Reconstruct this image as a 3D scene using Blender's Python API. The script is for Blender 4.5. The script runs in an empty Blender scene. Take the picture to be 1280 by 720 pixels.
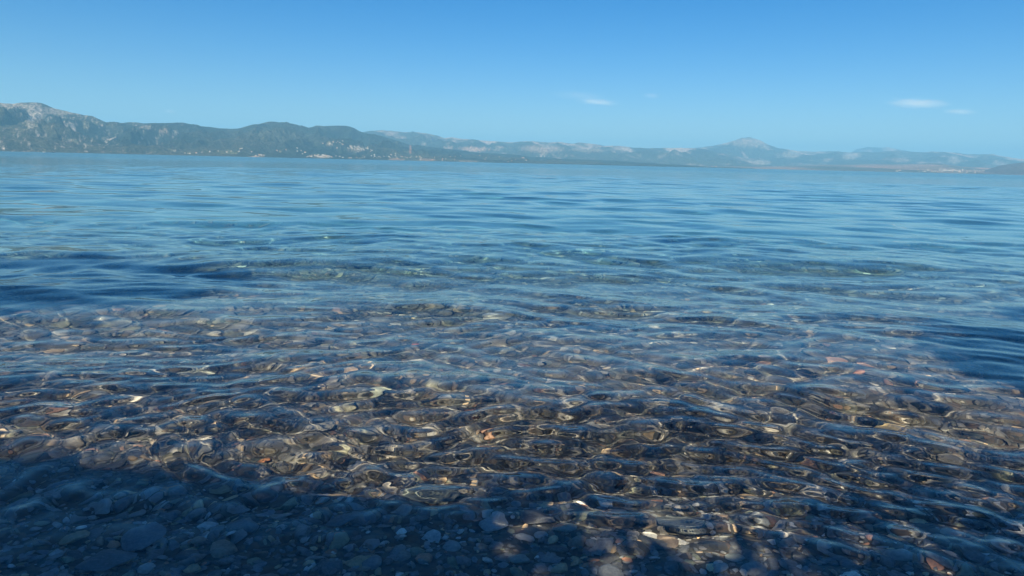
import bpy, math, random
import numpy as np
from mathutils import Matrix, Vector

S = bpy.context.scene
COL = S.collection
random.seed(11)
RNG = np.random.default_rng(11)
PI = math.pi

# ------------------------------------------------------------------ camera
CAM_H = 1.3
FPX = 853.0                      # focal length in pixels of the 1280 px wide photograph
PITCH = math.radians(10.38)
ROLL = math.radians(1.34)
cam = bpy.data.cameras.new('camera')
cam_ob = bpy.data.objects.new('camera', cam)
COL.objects.link(cam_ob)
cam.sensor_width = 36.0
cam.lens = FPX / 1280.0 * 36.0
cam.clip_start = 0.05
cam.clip_end = 200000.0
CAM_M = Matrix.Rotation(PI / 2 - PITCH, 4, 'X') @ Matrix.Rotation(ROLL, 4, 'Z')
CAM_M.translation = Vector((0, 0, CAM_H))
cam_ob.matrix_world = CAM_M
S.camera = cam_ob
R3 = np.array(CAM_M.to_3x3())


def view_dir(px, py):
    """direction in the place of a point of the photograph (1280x720)"""
    v = np.stack([np.asarray(px, float) - 640, 360 - np.asarray(py, float), -FPX + 0 * np.asarray(px, float)], -1)
    d = v @ R3.T
    return d / np.linalg.norm(d, axis=-1, keepdims=True)


def az_el(px, py):
    d = view_dir(px, py)
    return np.arctan2(d[..., 0], d[..., 1]), d[..., 2] / np.hypot(d[..., 0], d[..., 1])


# ------------------------------------------------------------------ light
SUN_EL = math.radians(42)
SUN_AZ = math.radians(12)        # light travels towards +Y, turned this much towards +X
world = bpy.data.worlds.new("World")
S.world = world
world.use_nodes = True
wn = world.node_tree
sky = wn.nodes.new('ShaderNodeTexSky')
sky.sky_type = 'NISHITA'
sky.sun_disc = False
sky.sun_elevation = SUN_EL
sky.sun_rotation = PI + SUN_AZ
sky.altitude = 0
sky.air_density = 1.0
sky.dust_density = 0.0
sky.ozone_density = 6.0
hs = wn.nodes.new('ShaderNodeHueSaturation')
hs.inputs['Hue'].default_value = 0.508
hs.inputs['Saturation'].default_value = 1.42
wn.links.new(sky.outputs[0], hs.inputs['Color'])
wn.links.new(hs.outputs[0], wn.nodes['Background'].inputs[0])
wn.nodes['Background'].inputs[1].default_value = 0.05

L = bpy.data.lights.new('sun', 'SUN')
L.energy = 5.0
L.angle = math.radians(0.45)
L.color = (1.0, 0.83, 0.55)
L.cycles.is_caustics_light = True
sun = bpy.data.objects.new('sun', L)
COL.objects.link(sun)
LD = Vector((math.sin(SUN_AZ) * math.cos(SUN_EL), math.cos(SUN_AZ) * math.cos(SUN_EL), -math.sin(SUN_EL)))
sun.rotation_euler = LD.to_track_quat('-Z', 'Y').to_euler()

S.view_settings.view_transform = 'Standard'
S.view_settings.look = 'None'
S.view_settings.exposure = 1.1
S.view_settings.gamma = 1.0
S.cycles.caustics_refractive = True
S.cycles.caustics_reflective = False
S.cycles.max_bounces = 8
S.cycles.transmission_bounces = 6
S.cycles.volume_bounces = 1
S.cycles.sample_clamp_indirect = 20.0
S.cycles.use_denoising = True
S.cycles.use_adaptive_sampling = True
S.cycles.adaptive_threshold = 0.005


# ------------------------------------------------------------------ helpers
def smooth(a, b, x):
    t = np.clip((x - a) / (b - a), 0, 1)
    return t * t * (3 - 2 * t)


def _hash(ix, iy, seed):
    h = (ix.astype(np.int64) * 374761393 + iy.astype(np.int64) * 668265263 + seed * 1442695041) & 0xffffffff
    h = ((h ^ (h >> 13)) * 1274126177) & 0xffffffff
    h = (h ^ (h >> 16)) & 0xffffffff
    return h / 4294967295.0


def vnoise(x, y, seed=0):
    """gradient noise, about -1..1"""
    x = np.asarray(x, float); y = np.asarray(y, float)
    ix = np.floor(x); iy = np.floor(y)
    fx = x - ix; fy = y - iy
    u = fx ** 3 * (fx * (fx * 6 - 15) + 10); v = fy ** 3 * (fy * (fy * 6 - 15) + 10)

    def g(dx, dy):
        a = _hash(ix + dx, iy + dy, seed) * 2 * PI
        return np.cos(a) * (fx - dx) + np.sin(a) * (fy - dy)
    a = g(0, 0) * (1 - u) + g(1, 0) * u
    b = g(0, 1) * (1 - u) + g(1, 1) * u
    return (a * (1 - v) + b * v) * 1.5


def fbm(x, y, octaves=5, seed=0, gain=0.5, ridged=False):
    s = 0; a = 1.0; t = 0
    for k in range(octaves):
        n = vnoise(x, y, seed + 17 * k)
        if ridged:
            n = 1 - 2 * np.abs(n)
        s = s + a * n; t += a; a *= gain
        x = x * 2.03 + 5.1; y = y * 2.03 - 3.7
    return s / t


def link(name, me, parent=None):
    o = bpy.data.objects.new(name, me)
    COL.objects.link(o)
    if parent is not None:
        o.parent = parent
    return o


def tag(o, label=None, cat=None, group=None, kind=None):
    if label: o['label'] = label
    if cat: o['category'] = cat
    if group: o['group'] = group
    if kind: o['kind'] = kind
    return o


def np_mesh(name, verts, faces, mats=(), smooth_shade=True, colour=None, mat_index=None):
    """verts (n,3), faces (m,k) with one k"""
    me = bpy.data.meshes.new(name)
    verts = np.ascontiguousarray(verts, np.float32); faces = np.ascontiguousarray(faces, np.int32)
    k = faces.shape[1]
    me.vertices.add(len(verts)); me.vertices.foreach_set('co', verts.ravel())
    me.loops.add(faces.size); me.loops.foreach_set('vertex_index', faces.ravel())
    me.polygons.add(len(faces))
    me.polygons.foreach_set('loop_start', np.arange(0, faces.size, k, dtype=np.int32))
    me.polygons.foreach_set('loop_total', np.full(len(faces), k, np.int32))
    for m in mats:
        me.materials.append(m)
    if mat_index is not None:
        me.polygons.foreach_set('material_index', np.asarray(mat_index, np.int32))
    me.update(calc_edges=True)
    me.validate()
    if colour is not None:
        ca = me.color_attributes.new('tint', 'FLOAT_COLOR', 'POINT')
        c = np.ones((len(verts), 4), np.float32); c[:, :3] = colour
        ca.data.foreach_set('color', c.ravel())
    if smooth_shade:
        me.shade_smooth()
    else:
        me.shade_flat()
    return me


def grid_faces(nr, nc):
    i = np.arange(nr * nc).reshape(nr, nc)[:-1, :-1].ravel()
    return np.stack([i, i + 1, i + nc + 1, i + nc], 1)


class Nodes:
    def __init__(self, name):
        self.m = bpy.data.materials.new(name)
        self.m.use_nodes = True
        self.t = self.m.node_tree
        self.t.nodes.clear()
        self.out = self.t.nodes.new('ShaderNodeOutputMaterial')

    def n(self, kind, **kw):
        nd = self.t.nodes.new(kind)
        for k, v in kw.items():
            if k.startswith('i_'):
                nd.inputs[k[2:].replace('_', ' ')].default_value = v
            else:
                setattr(nd, k, v)
        return nd

    def l(self, a, b):
        self.t.links.new(a, b)

    def math(self, op, a, b=None, clamp=False):
        nd = self.t.nodes.new('ShaderNodeMath'); nd.operation = op; nd.use_clamp = clamp
        for i, v in enumerate((a, b)):
            if v is None: continue
            if isinstance(v, (int, float)): nd.inputs[i].default_value = v
            else: self.l(v, nd.inputs[i])
        return nd.outputs[0]

    def ramp(self, f, stops):
        nd = self.t.nodes.new('ShaderNodeValToRGB')
        e = nd.color_ramp.elements
        while len(e) > 1: e.remove(e[0])
        e[0].position = stops[0][0]; e[0].color = (*stops[0][1], 1)
        for p, c in stops[1:]:
            x = e.new(p); x.color = (*c, 1)
        self.l(f, nd.inputs[0])
        return nd.outputs[0]

    def mix(self, f, a, b, blend='MIX'):
        nd = self.t.nodes.new('ShaderNodeMix'); nd.data_type = 'RGBA'; nd.blend_type = blend
        for i, v in ((0, f), (6, a), (7, b)):
            if isinstance(v, (int, float)): nd.inputs[i].default_value = v
            elif isinstance(v, tuple): nd.inputs[i].default_value = (*v, 1) if len(v) == 3 else v
            else: self.l(v, nd.inputs[i])
        return nd.outputs[2]


def simple_mat(name, c, rough=0.8, noise=0.15, scale=6.0, bump=0.2):
    N = Nodes(name)
    tc = N.n('ShaderNodeTexCoord')
    nz = N.n('ShaderNodeTexNoise', i_Scale=scale, i_Detail=6.0)
    N.l(tc.outputs['Object'], nz.inputs['Vector'])
    dark = tuple(x * (1 - noise * 2) for x in c); lite = tuple(min(1, x * (1 + noise * 2)) for x in c)
    b = N.n('ShaderNodeBsdfPrincipled', i_Roughness=rough)
    N.l(N.ramp(nz.outputs[0], [(0.3, dark), (0.7, lite)]), b.inputs['Base Color'])
    bp = N.n('ShaderNodeBump', i_Strength=bump, i_Distance=0.02)
    N.l(nz.outputs[0], bp.inputs['Height']); N.l(bp.outputs[0], b.inputs['Normal'])
    N.l(b.outputs[0], N.out.inputs[0])
    return N.m


# ------------------------------------------------------------------ seabed and beach (one sheet to the horizon)
def bed_z(x, y):
    x = np.asarray(x, float); y = np.asarray(y, float)
    d = y - 0.25 + 0.10 * x * smooth(0, 3, np.abs(x)) * 0.15
    z = np.where(d > 0, -(0.135 * d + 0.010 * np.maximum(d - 6, 0) ** 1.25), -0.11 * d)
    z = np.maximum(z, -24 - 6 * smooth(300, 3000, d))
    z = np.minimum(z, 0.55)
    near = np.exp(-np.hypot(x, y) / 60)
    z = z + near * (0.035 * vnoise(x * 0.9, y * 0.9, 3) + 0.012 * vnoise(x * 3.1, y * 3.1, 4))
    z = z + (1 - near) * 1.0 * vnoise(x / 40, y / 40, 5)
    return z


def make_seabed():
    r = np.concatenate([[0.0], np.geomspace(0.3, 30, 190), np.geomspace(30, 42000, 110)[1:]])
    a = np.linspace(-PI, PI, 361)
    A, Rr = np.meshgrid(a, r)
    X = Rr * np.sin(A); Y = Rr * np.cos(A)
    Z = bed_z(X, Y)
    me = np_mesh('seabed', np.stack([X, Y, Z], -1).reshape(-1, 3), grid_faces(*X.shape), [seabed_material()])
    o = tag(link('seabed', me), 'dark gravel bed of the shallows sloping away from the beach', kind='structure')
    o.cycles.is_caustics_receiver = True
    return o


def seabed_material():
    N = Nodes('seabed_gravel')
    g = N.n('ShaderNodeNewGeometry')
    v1 = N.n('ShaderNodeTexVoronoi', i_Scale=22.0)
    v2 = N.n('ShaderNodeTexVoronoi', i_Scale=9.0)
    for v in (v1, v2): N.l(g.outputs['Position'], v.inputs['Vector'])
    hs = N.ramp(N.math('FRACT', N.math('MULTIPLY', v1.outputs['Color'], 3.7)), [
        (0.0, (0.035, 0.038, 0.042)), (0.35, (0.08, 0.085, 0.085)), (0.55, (0.15, 0.145, 0.13)),
        (0.75, (0.17, 0.10, 0.06)), (0.85, (0.06, 0.07, 0.065)), (1.0, (0.28, 0.26, 0.22))])
    h2 = N.ramp(N.math('FRACT', N.math('MULTIPLY', v2.outputs['Color'], 5.3)), [
        (0.0, (0.04, 0.045, 0.05)), (0.5, (0.12, 0.12, 0.11)), (0.8, (0.2, 0.16, 0.11)), (1.0, (0.09, 0.10, 0.09))])
    c = N.mix(0.45, hs, h2)
    big = N.n('ShaderNodeTexNoise', i_Scale=0.35, i_Detail=4.0)
    N.l(g.outputs['Position'], big.inputs['Vector'])
    c = N.mix(N.math('MULTIPLY', big.outputs[0], 0.5), c, (0.05, 0.06, 0.05))
    # blue-green light of deep water, painted into the bed colour with depth
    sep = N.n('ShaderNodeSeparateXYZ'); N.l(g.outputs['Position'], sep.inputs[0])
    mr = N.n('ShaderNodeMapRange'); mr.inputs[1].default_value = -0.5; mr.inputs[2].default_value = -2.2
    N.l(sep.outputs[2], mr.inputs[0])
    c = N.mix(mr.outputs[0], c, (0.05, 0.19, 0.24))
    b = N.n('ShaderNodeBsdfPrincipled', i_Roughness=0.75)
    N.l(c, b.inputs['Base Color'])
    bp = N.n('ShaderNodeBump', i_Strength=0.8, i_Distance=0.03)
    N.l(N.math('ADD', v1.outputs[0], v2.outputs[0]), bp.inputs['Height'])
    bp.invert = True
    N.l(bp.outputs[0], b.inputs['Normal'])
    N.l(b.outputs[0], N.out.inputs[0])
    return N.m


# ------------------------------------------------------------------ water
WAVES = []
_wr = np.random.default_rng(5)
for _i in range(140):
    lam = math.exp(_wr.uniform(math.log(0.065), math.log(7.0)))
    spread = 0.58 if lam > 0.5 else 0.8
    if lam < 0.35 and _wr.random() < 0.25: spread = 1.1
    th = _wr.normal(0.0, spread)
    amp = 0.00088 * (lam / 0.3) ** (0.75 if lam < 0.3 else 0.66) * _wr.uniform(0.6, 1.3) * (1.22 if lam < 0.26 else 0.95 if lam < 0.36 else 0.72 if lam < 1.0 else 1.3)
    WAVES.append((lam, th, amp, _wr.uniform(0, 2 * PI)))


def water_z(x, y, cell):
    r = np.hypot(x, y)
    wx = x + 0.35 * vnoise(x / 2.2, y / 1.7, 41) + 0.06 * vnoise(x / 0.5, y / 0.4, 42)
    wy = y + 0.30 * vnoise(x / 2.6, y / 2.1, 43) + 0.05 * vnoise(x / 0.6, y / 0.45, 44)
    depth = np.maximum(-bed_z(x, y), 0.02)
    calm_small = (0.14 + 0.86 * smooth(2.0, 2.8, y + 0.12 * np.abs(x))) * np.clip(np.maximum(0.34 / depth, 0.35 + 0.30 * smooth(7, 13, r)), 0.35, 1.1)
    calm_big = 0.22 + 0.78 * smooth(1.9, 4.2, r)
    gust = 0.92 + 0.12 * vnoise(x / 5.0, y / 3.0, 45)
    z = np.zeros_like(x)
    for lam, th, amp, ph in WAVES:
        k = 2 * PI / lam
        w = smooth(4.2, 7.5, lam / cell)
        if not np.any(w > 0): continue
        s = np.sin(k * (math.sin(th) * wx + math.cos(th) * wy) + ph)
        s = s + 0.15 * (s * s - 0.5) * (1 if lam > 0.6 else 0)
        z += w * amp * s * (calm_small * gust * np.minimum(1.15, np.maximum(2.5 * lam / depth, 0.75 * smooth(7, 13, r))) if lam < 0.45 else calm_big)
    return z


def make_water():
    r = np.concatenate([np.geomspace(0.3, 1.3, 60)[:-1], np.geomspace(1.3, 9, 590)[:-1], np.geomspace(9, 14, 110)[:-1],
                        np.geomspace(14, 90, 250)[:-1], np.geomspace(90, 42000, 120)])
    fine = np.radians(np.linspace(-46, 46, 530))
    side = np.radians(np.geomspace(46.5, 125, 30))
    a = np.concatenate([-side[::-1], fine, side])
    A, Rr = np.meshgrid(a, r)
    X = Rr * np.sin(A); Y = Rr * np.cos(A)
    cell = np.maximum(np.gradient(r)[:, None] + 0 * A, Rr * np.gradient(a)[None, :])
    Z = water_z(X, Y, cell)
    me = np_mesh('sea_water', np.stack([X, Y, Z], -1).reshape(-1, 3), grid_faces(*X.shape), [still_water_material(), water_material()],
                 mat_index=np.repeat((r[:-1] > 32).astype(int), len(a) - 1))
    o = tag(link('sea_water', me), 'clear rippled sea water, see-through near the beach and blue far out', kind='structure')
    o.cycles.is_caustics_caster = True
    return o


def still_water_material():
    N = Nodes('sheltered_water')
    gl = N.n('ShaderNodeBsdfGlass', i_IOR=1.333, i_Roughness=0.0)
    gl.inputs['Color'].default_value = (0.97, 0.99, 1.0, 1)
    N.l(gl.outputs[0], N.out.inputs[0])
    return N.m


def water_material():
    N = Nodes('sea_water')
    g = N.n('ShaderNodeNewGeometry')
    ln = N.n('ShaderNodeVectorMath', operation='LENGTH')
    N.l(g.outputs['Position'], ln.inputs[0])
    d = ln.outputs['Value']
    mp = N.n('ShaderNodeMapping'); mp.inputs['Scale'].default_value = (0.42, 1.0, 1.0)
    N.l(g.outputs['Position'], mp.inputs['Vector'])

    def layer(wavelen, height, d0, d1, detail=3.0):
        nz = N.n('ShaderNodeTexNoise', i_Scale=1.0 / wavelen, i_Detail=detail, i_Roughness=0.55)
        N.l(mp.outputs[0], nz.inputs['Vector'])
        mr = N.n('ShaderNodeMapRange'); mr.inputs[1].default_value = d0; mr.inputs[2].default_value = d1
        N.l(d, mr.inputs[0])
        return N.math('MULTIPLY', N.math('MULTIPLY', nz.outputs[0], height), mr.outputs[0])
    h = layer(0.8, 0.055, 31, 60)
    h = N.math('ADD', h, layer(2.5, 0.16, 31, 70))
    h = N.math('ADD', h, layer(7.0, 0.38, 60, 200))
    h = N.math('ADD', h, layer(35.0, 2.6, 150, 600))
    bp = N.n('ShaderNodeBump', i_Strength=1.0, i_Distance=1.0)
    N.l(h, bp.inputs['Height'])
    rg = N.n('ShaderNodeMapRange'); rg.inputs[1].default_value = 32; rg.inputs[2].default_value = 300
    rg.inputs[3].default_value = 0.0; rg.inputs[4].default_value = 0.17
    N.l(d, rg.inputs[0])
    gl = N.n('ShaderNodeBsdfGlass', i_IOR=1.333)
    gl.inputs['Color'].default_value = (0.97, 0.99, 1.0, 1)
    N.l(rg.outputs[0], gl.inputs['Roughness'])
    N.l(bp.outputs[0], gl.inputs['Normal'])
    N.l(gl.outputs[0], N.out.inputs[0])
    return N.m


# ------------------------------------------------------------------ stones
def ico(sub):
    t = (1 + 5 ** 0.5) / 2
    v = [(-1, t, 0), (1, t, 0), (-1, -t, 0), (1, -t, 0), (0, -1, t), (0, 1, t), (0, -1, -t), (0, 1, -t),
         (t, 0, -1), (t, 0, 1), (-t, 0, -1), (-t, 0, 1)]
    v = [np.array(p) / np.linalg.norm(p) for p in v]
    f = [(0, 11, 5), (0, 5, 1), (0, 1, 7), (0, 7, 10), (0, 10, 11), (1, 5, 9), (5, 11, 4), (11, 10, 2), (10, 7, 6), (7, 1, 8),
         (3, 9, 4), (3, 4, 2), (3, 2, 6), (3, 6, 8), (3, 8, 9), (4, 9, 5), (2, 4, 11), (6, 2, 10), (8, 6, 7), (9, 8, 1)]
    for _ in range(sub):
        cache = {}; nf = []

        def mid(a, b):
            key = (min(a, b), max(a, b))
            if key not in cache:
                p = v[a] + v[b]; v.append(p / np.linalg.norm(p)); cache[key] = len(v) - 1
            return cache[key]
        for a, b, c in f:
            ab, bc, ca = mid(a, b), mid(b, c), mid(c, a)
            nf += [(a, ab, ca), (b, bc, ab), (c, ca, bc), (ab, bc, ca)]
        f = nf
    return np.array(v), np.array(f)


def stone_shape(sub, seed, flat=0.5, cuts=9):
    rg = np.random.default_rng(seed)
    v, f = ico(sub)
    v = v * (1 + 0.16 * vnoise(v[:, :1] * 1.7 + seed, v[:, 1:2] * 1.7 + v[:, 2:3], seed))
    for _ in range(cuts):                     # broken faces: push everything past a plane back on to it
        n = rg.normal(size=3); n[2] *= 0.7; n /= np.linalg.norm(n)
        dd = rg.uniform(0.55, 0.85)
        s = v @ n
        v = v - np.clip(s - dd, 0, None)[:, None] * n * rg.uniform(0.8, 1.0)
    v = v * np.array([1.0, rg.uniform(0.6, 0.9), flat * rg.uniform(0.7, 1.2)])
    v[:, :2] /= np.abs(v[:, :2]).max()
    return v, f


def stone_material(name, from_object):
    N = Nodes(name)
    tc = N.n('ShaderNodeTexCoord'); g = N.n('ShaderNodeNewGeometry')
    if from_object:
        oi = N.n('ShaderNodeObjectInfo'); base = oi.outputs['Color']
    else:
        at = N.n('ShaderNodeAttribute', attribute_name='tint'); base = at.outputs['Color']
    n1 = N.n('ShaderNodeTexNoise', i_Scale=16.0, i_Detail=8.0, i_Roughness=0.65)
    n2 = N.n('ShaderNodeTexNoise', i_Scale=90.0, i_Detail=4.0)
    mp = N.n('ShaderNodeMapping'); mp.inputs['Rotation'].default_value = (0.5, 0.3, 0.9); mp.inputs['Scale'].default_value = (1, 5.0, 1.6)
    N.l(g.outputs['Position'], mp.inputs[0])
    n3 = N.n('ShaderNodeTexNoise', i_Scale=14.0, i_Detail=5.0)
    for n in (n1, n2): N.l(g.outputs['Position'], n.inputs['Vector'])
    N.l(mp.outputs[0], n3.inputs['Vector'])
    c = N.mix(1.0, base, N.ramp(n1.outputs[0], [(0.28, (0.68, 0.68, 0.70)), (0.5, (1.0, 1.0, 1.0)), (0.72, (1.32, 1.30, 1.25))]), 'MULTIPLY')
    c = N.mix(1.0, c, N.ramp(n2.outputs[0], [(0.3, (0.8, 0.8, 0.8)), (0.7, (1.2, 1.2, 1.2))]), 'MULTIPLY')
    vein = N.ramp(n3.outputs[0], [(0.50, (0, 0, 0)), (0.515, (1, 1, 1)), (0.53, (0, 0, 0))])
    c = N.mix(N.math('MULTIPLY', vein, 0.45), c, (0.42, 0.40, 0.36))
    b = N.n('ShaderNodeBsdfPrincipled', i_Roughness=0.55)
    N.l(c, b.inputs['Base Color'])
    bp = N.n('ShaderNodeBump', i_Strength=0.7, i_Distance=0.012)
    N.l(N.math('ADD', n1.outputs[0], N.math('MULTIPLY', n2.outputs[0], 0.3)), bp.inputs['Height'])
    N.l(bp.outputs[0], b.inputs['Normal'])
    N.l(b.outputs[0], N.out.inputs[0])
    return N.m


PALETTE = [('dark slate grey', (0.058, 0.064, 0.070), 0.32), ('blue grey', (0.115, 0.13, 0.14), 0.22),
           ('mid grey', (0.20, 0.19, 0.175), 0.13), ('brown', (0.15, 0.11, 0.075), 0.07),
           ('olive green', (0.13, 0.14, 0.085), 0.08), ('pale grey', (0.36, 0.36, 0.34), 0.05),
           ('ochre', (0.46, 0.32, 0.17), 0.05), ('rust orange', (0.36, 0.16, 0.08), 0.022),
           ('off white', (0.55, 0.53, 0.48), 0.015)]
PALETTE = [(a, tuple(0.045 + x * 0.90 for x in c), w) for a, c, w in PALETTE]
_pw = np.array([p[2] for p in PALETTE]); _pw /= _pw.sum()


def seabed_point(px, py):
    """where the bed lies that shows at this point of the photograph, through flat water"""
    d = view_dir(px, py)
    t = -CAM_H / d[2]
    p = np.array([0, 0, CAM_H]) + d * t
    hor = d[:2] / np.hypot(d[0], d[1])
    s_in = math.hypot(d[0], d[1]) / 1.333
    c_in = math.sqrt(1 - s_in * s_in)
    for _ in range(300):
        if p[2] <= bed_z(p[0], p[1]): break
        p = p + np.array([hor[0] * s_in, hor[1] * s_in, -c_in]) * 0.01
    return p


def make_stones():
    m_obj = stone_material('stone', True)
    m_att = stone_material('gravel_stone', False)
    protos = []
    for i in range(14):
        v, f = stone_shape(2, 100 + i, flat=0.24 + 0.36 * ((i * 7) % 14) / 14, cuts=12)
        me = np_mesh('pebble', v, f, [m_obj], smooth_shade=True)
        me.set_sharp_from_angle(angle=math.radians(38))
        protos.append(me)
    flatmesh = [p for i, p in enumerate(protos) if ((i * 7) % 14) < 5]
    taken = []

    def add(x, y, size, pal, label, group, rz=None, mesh=None, first=[None], lift=0.25, zs=1.0, tilt=None):
        me = mesh or random.choice(protos)
        if first[0] is None:
            o = link('pebble', me); first[0] = o
        else:
            o = first[0].copy(); o.data = me; COL.objects.link(o)
        s = size / 2
        o.location = (x, y, float(bed_z(x, y)) + s * lift)
        tl = 0.22 if tilt is None else tilt
        o.rotation_euler = (random.gauss(0, tl), random.gauss(0, tl), random.uniform(0, 2 * PI) if rz is None else rz)
        o.scale = (s * random.uniform(0.95, 1.25), s * random.uniform(0.9, 1.1), s * zs)
        c = np.array(pal) * random.uniform(0.8, 1.2)
        c = c * (1.0 + 0.70 * (y < 2.8))  # nearest stones coloured brighter to lift the shade they lie in
        o.color = (*c, 1)
        o.cycles.is_caustics_receiver = True
        for k in ('group', 'label'):
            if k in o: del o[k]
        tag(o, label, 'pebble', group)
        taken.append((x, y, s))
        return o

    P = {p[0]: p[1] for p in PALETTE}
    marks = [   # stones one can point to in the photograph: px, py, width in px, colour, turn, label
        (180, 676, 56, (0.20, 0.25, 0.28), 0.35, 'long flat blue grey slab lying in the shaded lower left shallows'),
        (135, 706, 58, (0.13, 0.16, 0.18), 0.25, 'dark grey slab just in front of the long flat slab at lower left'),
        (335, 573, 24, (0.45, 0.20, 0.09), 0.9, 'orange brown stone standing alone left of centre where sunlight begins'),
        (615, 657, 46, (0.50, 0.51, 0.50), 0.3, 'pale grey stone with a pinkish left end at bottom centre'),
        (672, 652, 44, (0.09, 0.10, 0.12), -0.2, 'dark rounded slate leaning against the pale grey stone at bottom centre'),
        (655, 676, 26, (0.50, 0.50, 0.47), -0.1, 'small whitish stone right of the pale grey stone at bottom centre'),
        (675, 672, 20, (0.36, 0.37, 0.36), 0.5, 'small grey stone touching the dark rounded slate'),
        (706, 664, 38, (0.20, 0.24, 0.23), 0.1, 'greenish grey flat stone right of the dark rounded slate'),
        (650, 704, 34, (0.36, 0.36, 0.32), -0.3, 'pale olive stone at the very bottom edge near the middle'),
        (540, 622, 60, (0.17, 0.20, 0.19), 0.05, 'long flat grey green slab in front of the small round dark stone'),
        (533, 602, 22, (0.10, 0.11, 0.11), 0.2, 'small round dark stone behind the long flat grey green slab'),
        (905, 647, 24, (0.60, 0.42, 0.26), 0.1, 'small bright cream coloured stone in the lower right shallows'),
        (932, 661, 18, (0.60, 0.46, 0.28), -0.3, 'small cream stone right of the bright cream coloured stone'),
        (918, 700, 34, (0.30, 0.34, 0.33), 0.3, 'rounded pale green grey stone near the bottom edge right of centre'),
        (830, 678, 34, (0.26, 0.21, 0.17), 0.9, 'brown flat stone tilted on edge near the bottom right of centre'),
        (850, 660, 60, (0.11, 0.13, 0.14), 0.05, 'large smooth dark boulder lying right of centre near the bottom'),
        (400, 540, 34, (0.38, 0.36, 0.30), 0.2, 'light oval stone under the caustics left of centre'),
        (245, 470, 44, (0.34, 0.37, 0.33), 0.15, 'large pale green grey stone under the ripples at left'),
        (400, 478, 30, (0.52, 0.42, 0.28), 0.0, 'cream stone under the ripples left of centre'),
        (478, 495, 34, (0.40, 0.44, 0.34), 0.0, 'pale greenish flat stone under the ripples left of centre'),
        (1105, 534, 42, (0.46, 0.36, 0.18), 0.0, 'yellowish flat stone under the ripples at right'),
        (590, 519, 30, (0.42, 0.17, 0.09), -0.1, 'rust red flat stone in the middle of the sunlit shallows'),
        (520, 432, 14, (0.60, 0.16, 0.07), 0.0, 'small bright orange stone far out in the sunlit shallows'),
        (810, 571, 24, (0.46, 0.27, 0.14), 0.3, 'light orange stone right of centre under a caustic line'),
        (430, 655, 42, (0.15, 0.18, 0.20), 0.4, 'blue grey stone in the shade left of the bottom middle'),
        (820, 590, 30, (0.48, 0.27, 0.17), 0.2, 'peach coloured stone right of centre in the sunlit shallows'),
        (1080, 640, 30, (0.30, 0.15, 0.10), 0.1, 'dull red stone in the shade at lower right'),
        (300, 640, 30, (0.26, 0.30, 0.31), 0.6, 'pale blue grey chip of rock in the lower left shade'),
    ]
    for px, py, w, c, rz, lab in marks:
        p = seabed_point(px, py)
        dist = math.sqrt(p[0] ** 2 + p[1] ** 2 + CAM_H ** 2)
        size = w / FPX * dist * 0.85
        flat = w > 33
        o = add(p[0], p[1], size, c, lab, None, rz=rz, mesh=random.choice(flatmesh) if flat else None, lift=0.62, tilt=0.08)
        o.color = (*c, 1)

    # the stones that show largest, each an object
    n = 0; tries = 0
    while n < 272 and tries < 60000:
        tries += 1
        y = 1.5 + 3.6 * random.random() ** 1.35
        x = random.uniform(-0.86, 0.86) * (y + 0.35)
        size = min(0.19, math.exp(random.gauss(math.log(0.067), 0.36))) * (0.62 + 0.16 * y)
        if any((x - a) ** 2 + (y - b) ** 2 < (0.78 * (size / 2 + c)) ** 2 for a, b, c in taken): continue
        k = int(RNG.choice(len(PALETTE), p=_pw))
        name, c, _ = PALETTE[k]
        if size > 0.13 and k > 5: continue
        mesh = random.choice(protos)
        shape = 'large' if size > 0.12 else ('mid sized' if size > 0.085 else 'small')
        side = 'left' if x < -0.3 * y else ('right' if x > 0.3 * y else 'middle')
        band = 'nearest the beach' if y < 2.3 else ('a stride out' if y < 3.2 else 'two strides out')
        add(x, y, size, c, f'{shape} {name} stone on the seabed at the {side}, {band}',
            f'{name} stones on the seabed', mesh=mesh, lift=0.2)
        n += 1

    # the rest of the stones, joined
    def bulk(count, y0, y1, ypow, size, sig, sub, seed, lift, cap=0.14):
        rg = np.random.default_rng(seed)
        y = y0 + (y1 - y0) * rg.random(count) ** ypow
        x = rg.uniform(-0.9, 0.9, count) * (y + 0.7)
        s = np.minimum(np.exp(rg.normal(np.log(size), sig, count)), cap) / 2
        shapes = [stone_shape(sub, seed * 31 + i, flat=rg.uniform(0.3, 0.6), cuts=8) for i in range(16)]
        V, F, Cc = [], [], []
        off = 0
        z = bed_z(x, y)
        pick = rg.integers(0, 16, count)
        cols = np.array([p[1] for p in PALETTE])[rg.choice(len(PALETTE), count, p=_pw)] * rg.uniform(0.65, 1.3, (count, 1))
        deep = smooth(3.8, 12.5, y)[:, None]         # teal cast of deeper water painted into the stone colours
        near_lift = smooth(3.3, 2.5, y)[:, None]          # shade by the beach lifted with brighter, more varied stone colours
        cols = cols * (0.60 + 1.05 * near_lift) + np.array([0.140, 0.130, 0.110]) * 0.45 * (1 - near_lift)
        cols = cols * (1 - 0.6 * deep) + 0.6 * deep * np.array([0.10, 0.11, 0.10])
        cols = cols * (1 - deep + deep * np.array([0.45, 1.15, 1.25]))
        for kk in range(16):
            ids = np.where(pick == kk)[0]
            v, f = shapes[kk]
            m = len(ids)
            th = rg.uniform(0, 2 * PI, m); tx = rg.normal(0, 0.3, m); ty = rg.normal(0, 0.3, m)
            ct, st = np.cos(th), np.sin(th)
            P0 = v[None] * s[ids][:, None, None] * rg.uniform(0.8, 1.3, (m, 1, 3))
            x1 = P0[..., 0] * ct[:, None] - P0[..., 1] * st[:, None]
            y1_ = P0[..., 0] * st[:, None] + P0[..., 1] * ct[:, None]
            z1 = P0[..., 2] + x1 * tx[:, None] + y1_ * ty[:, None]
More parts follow.
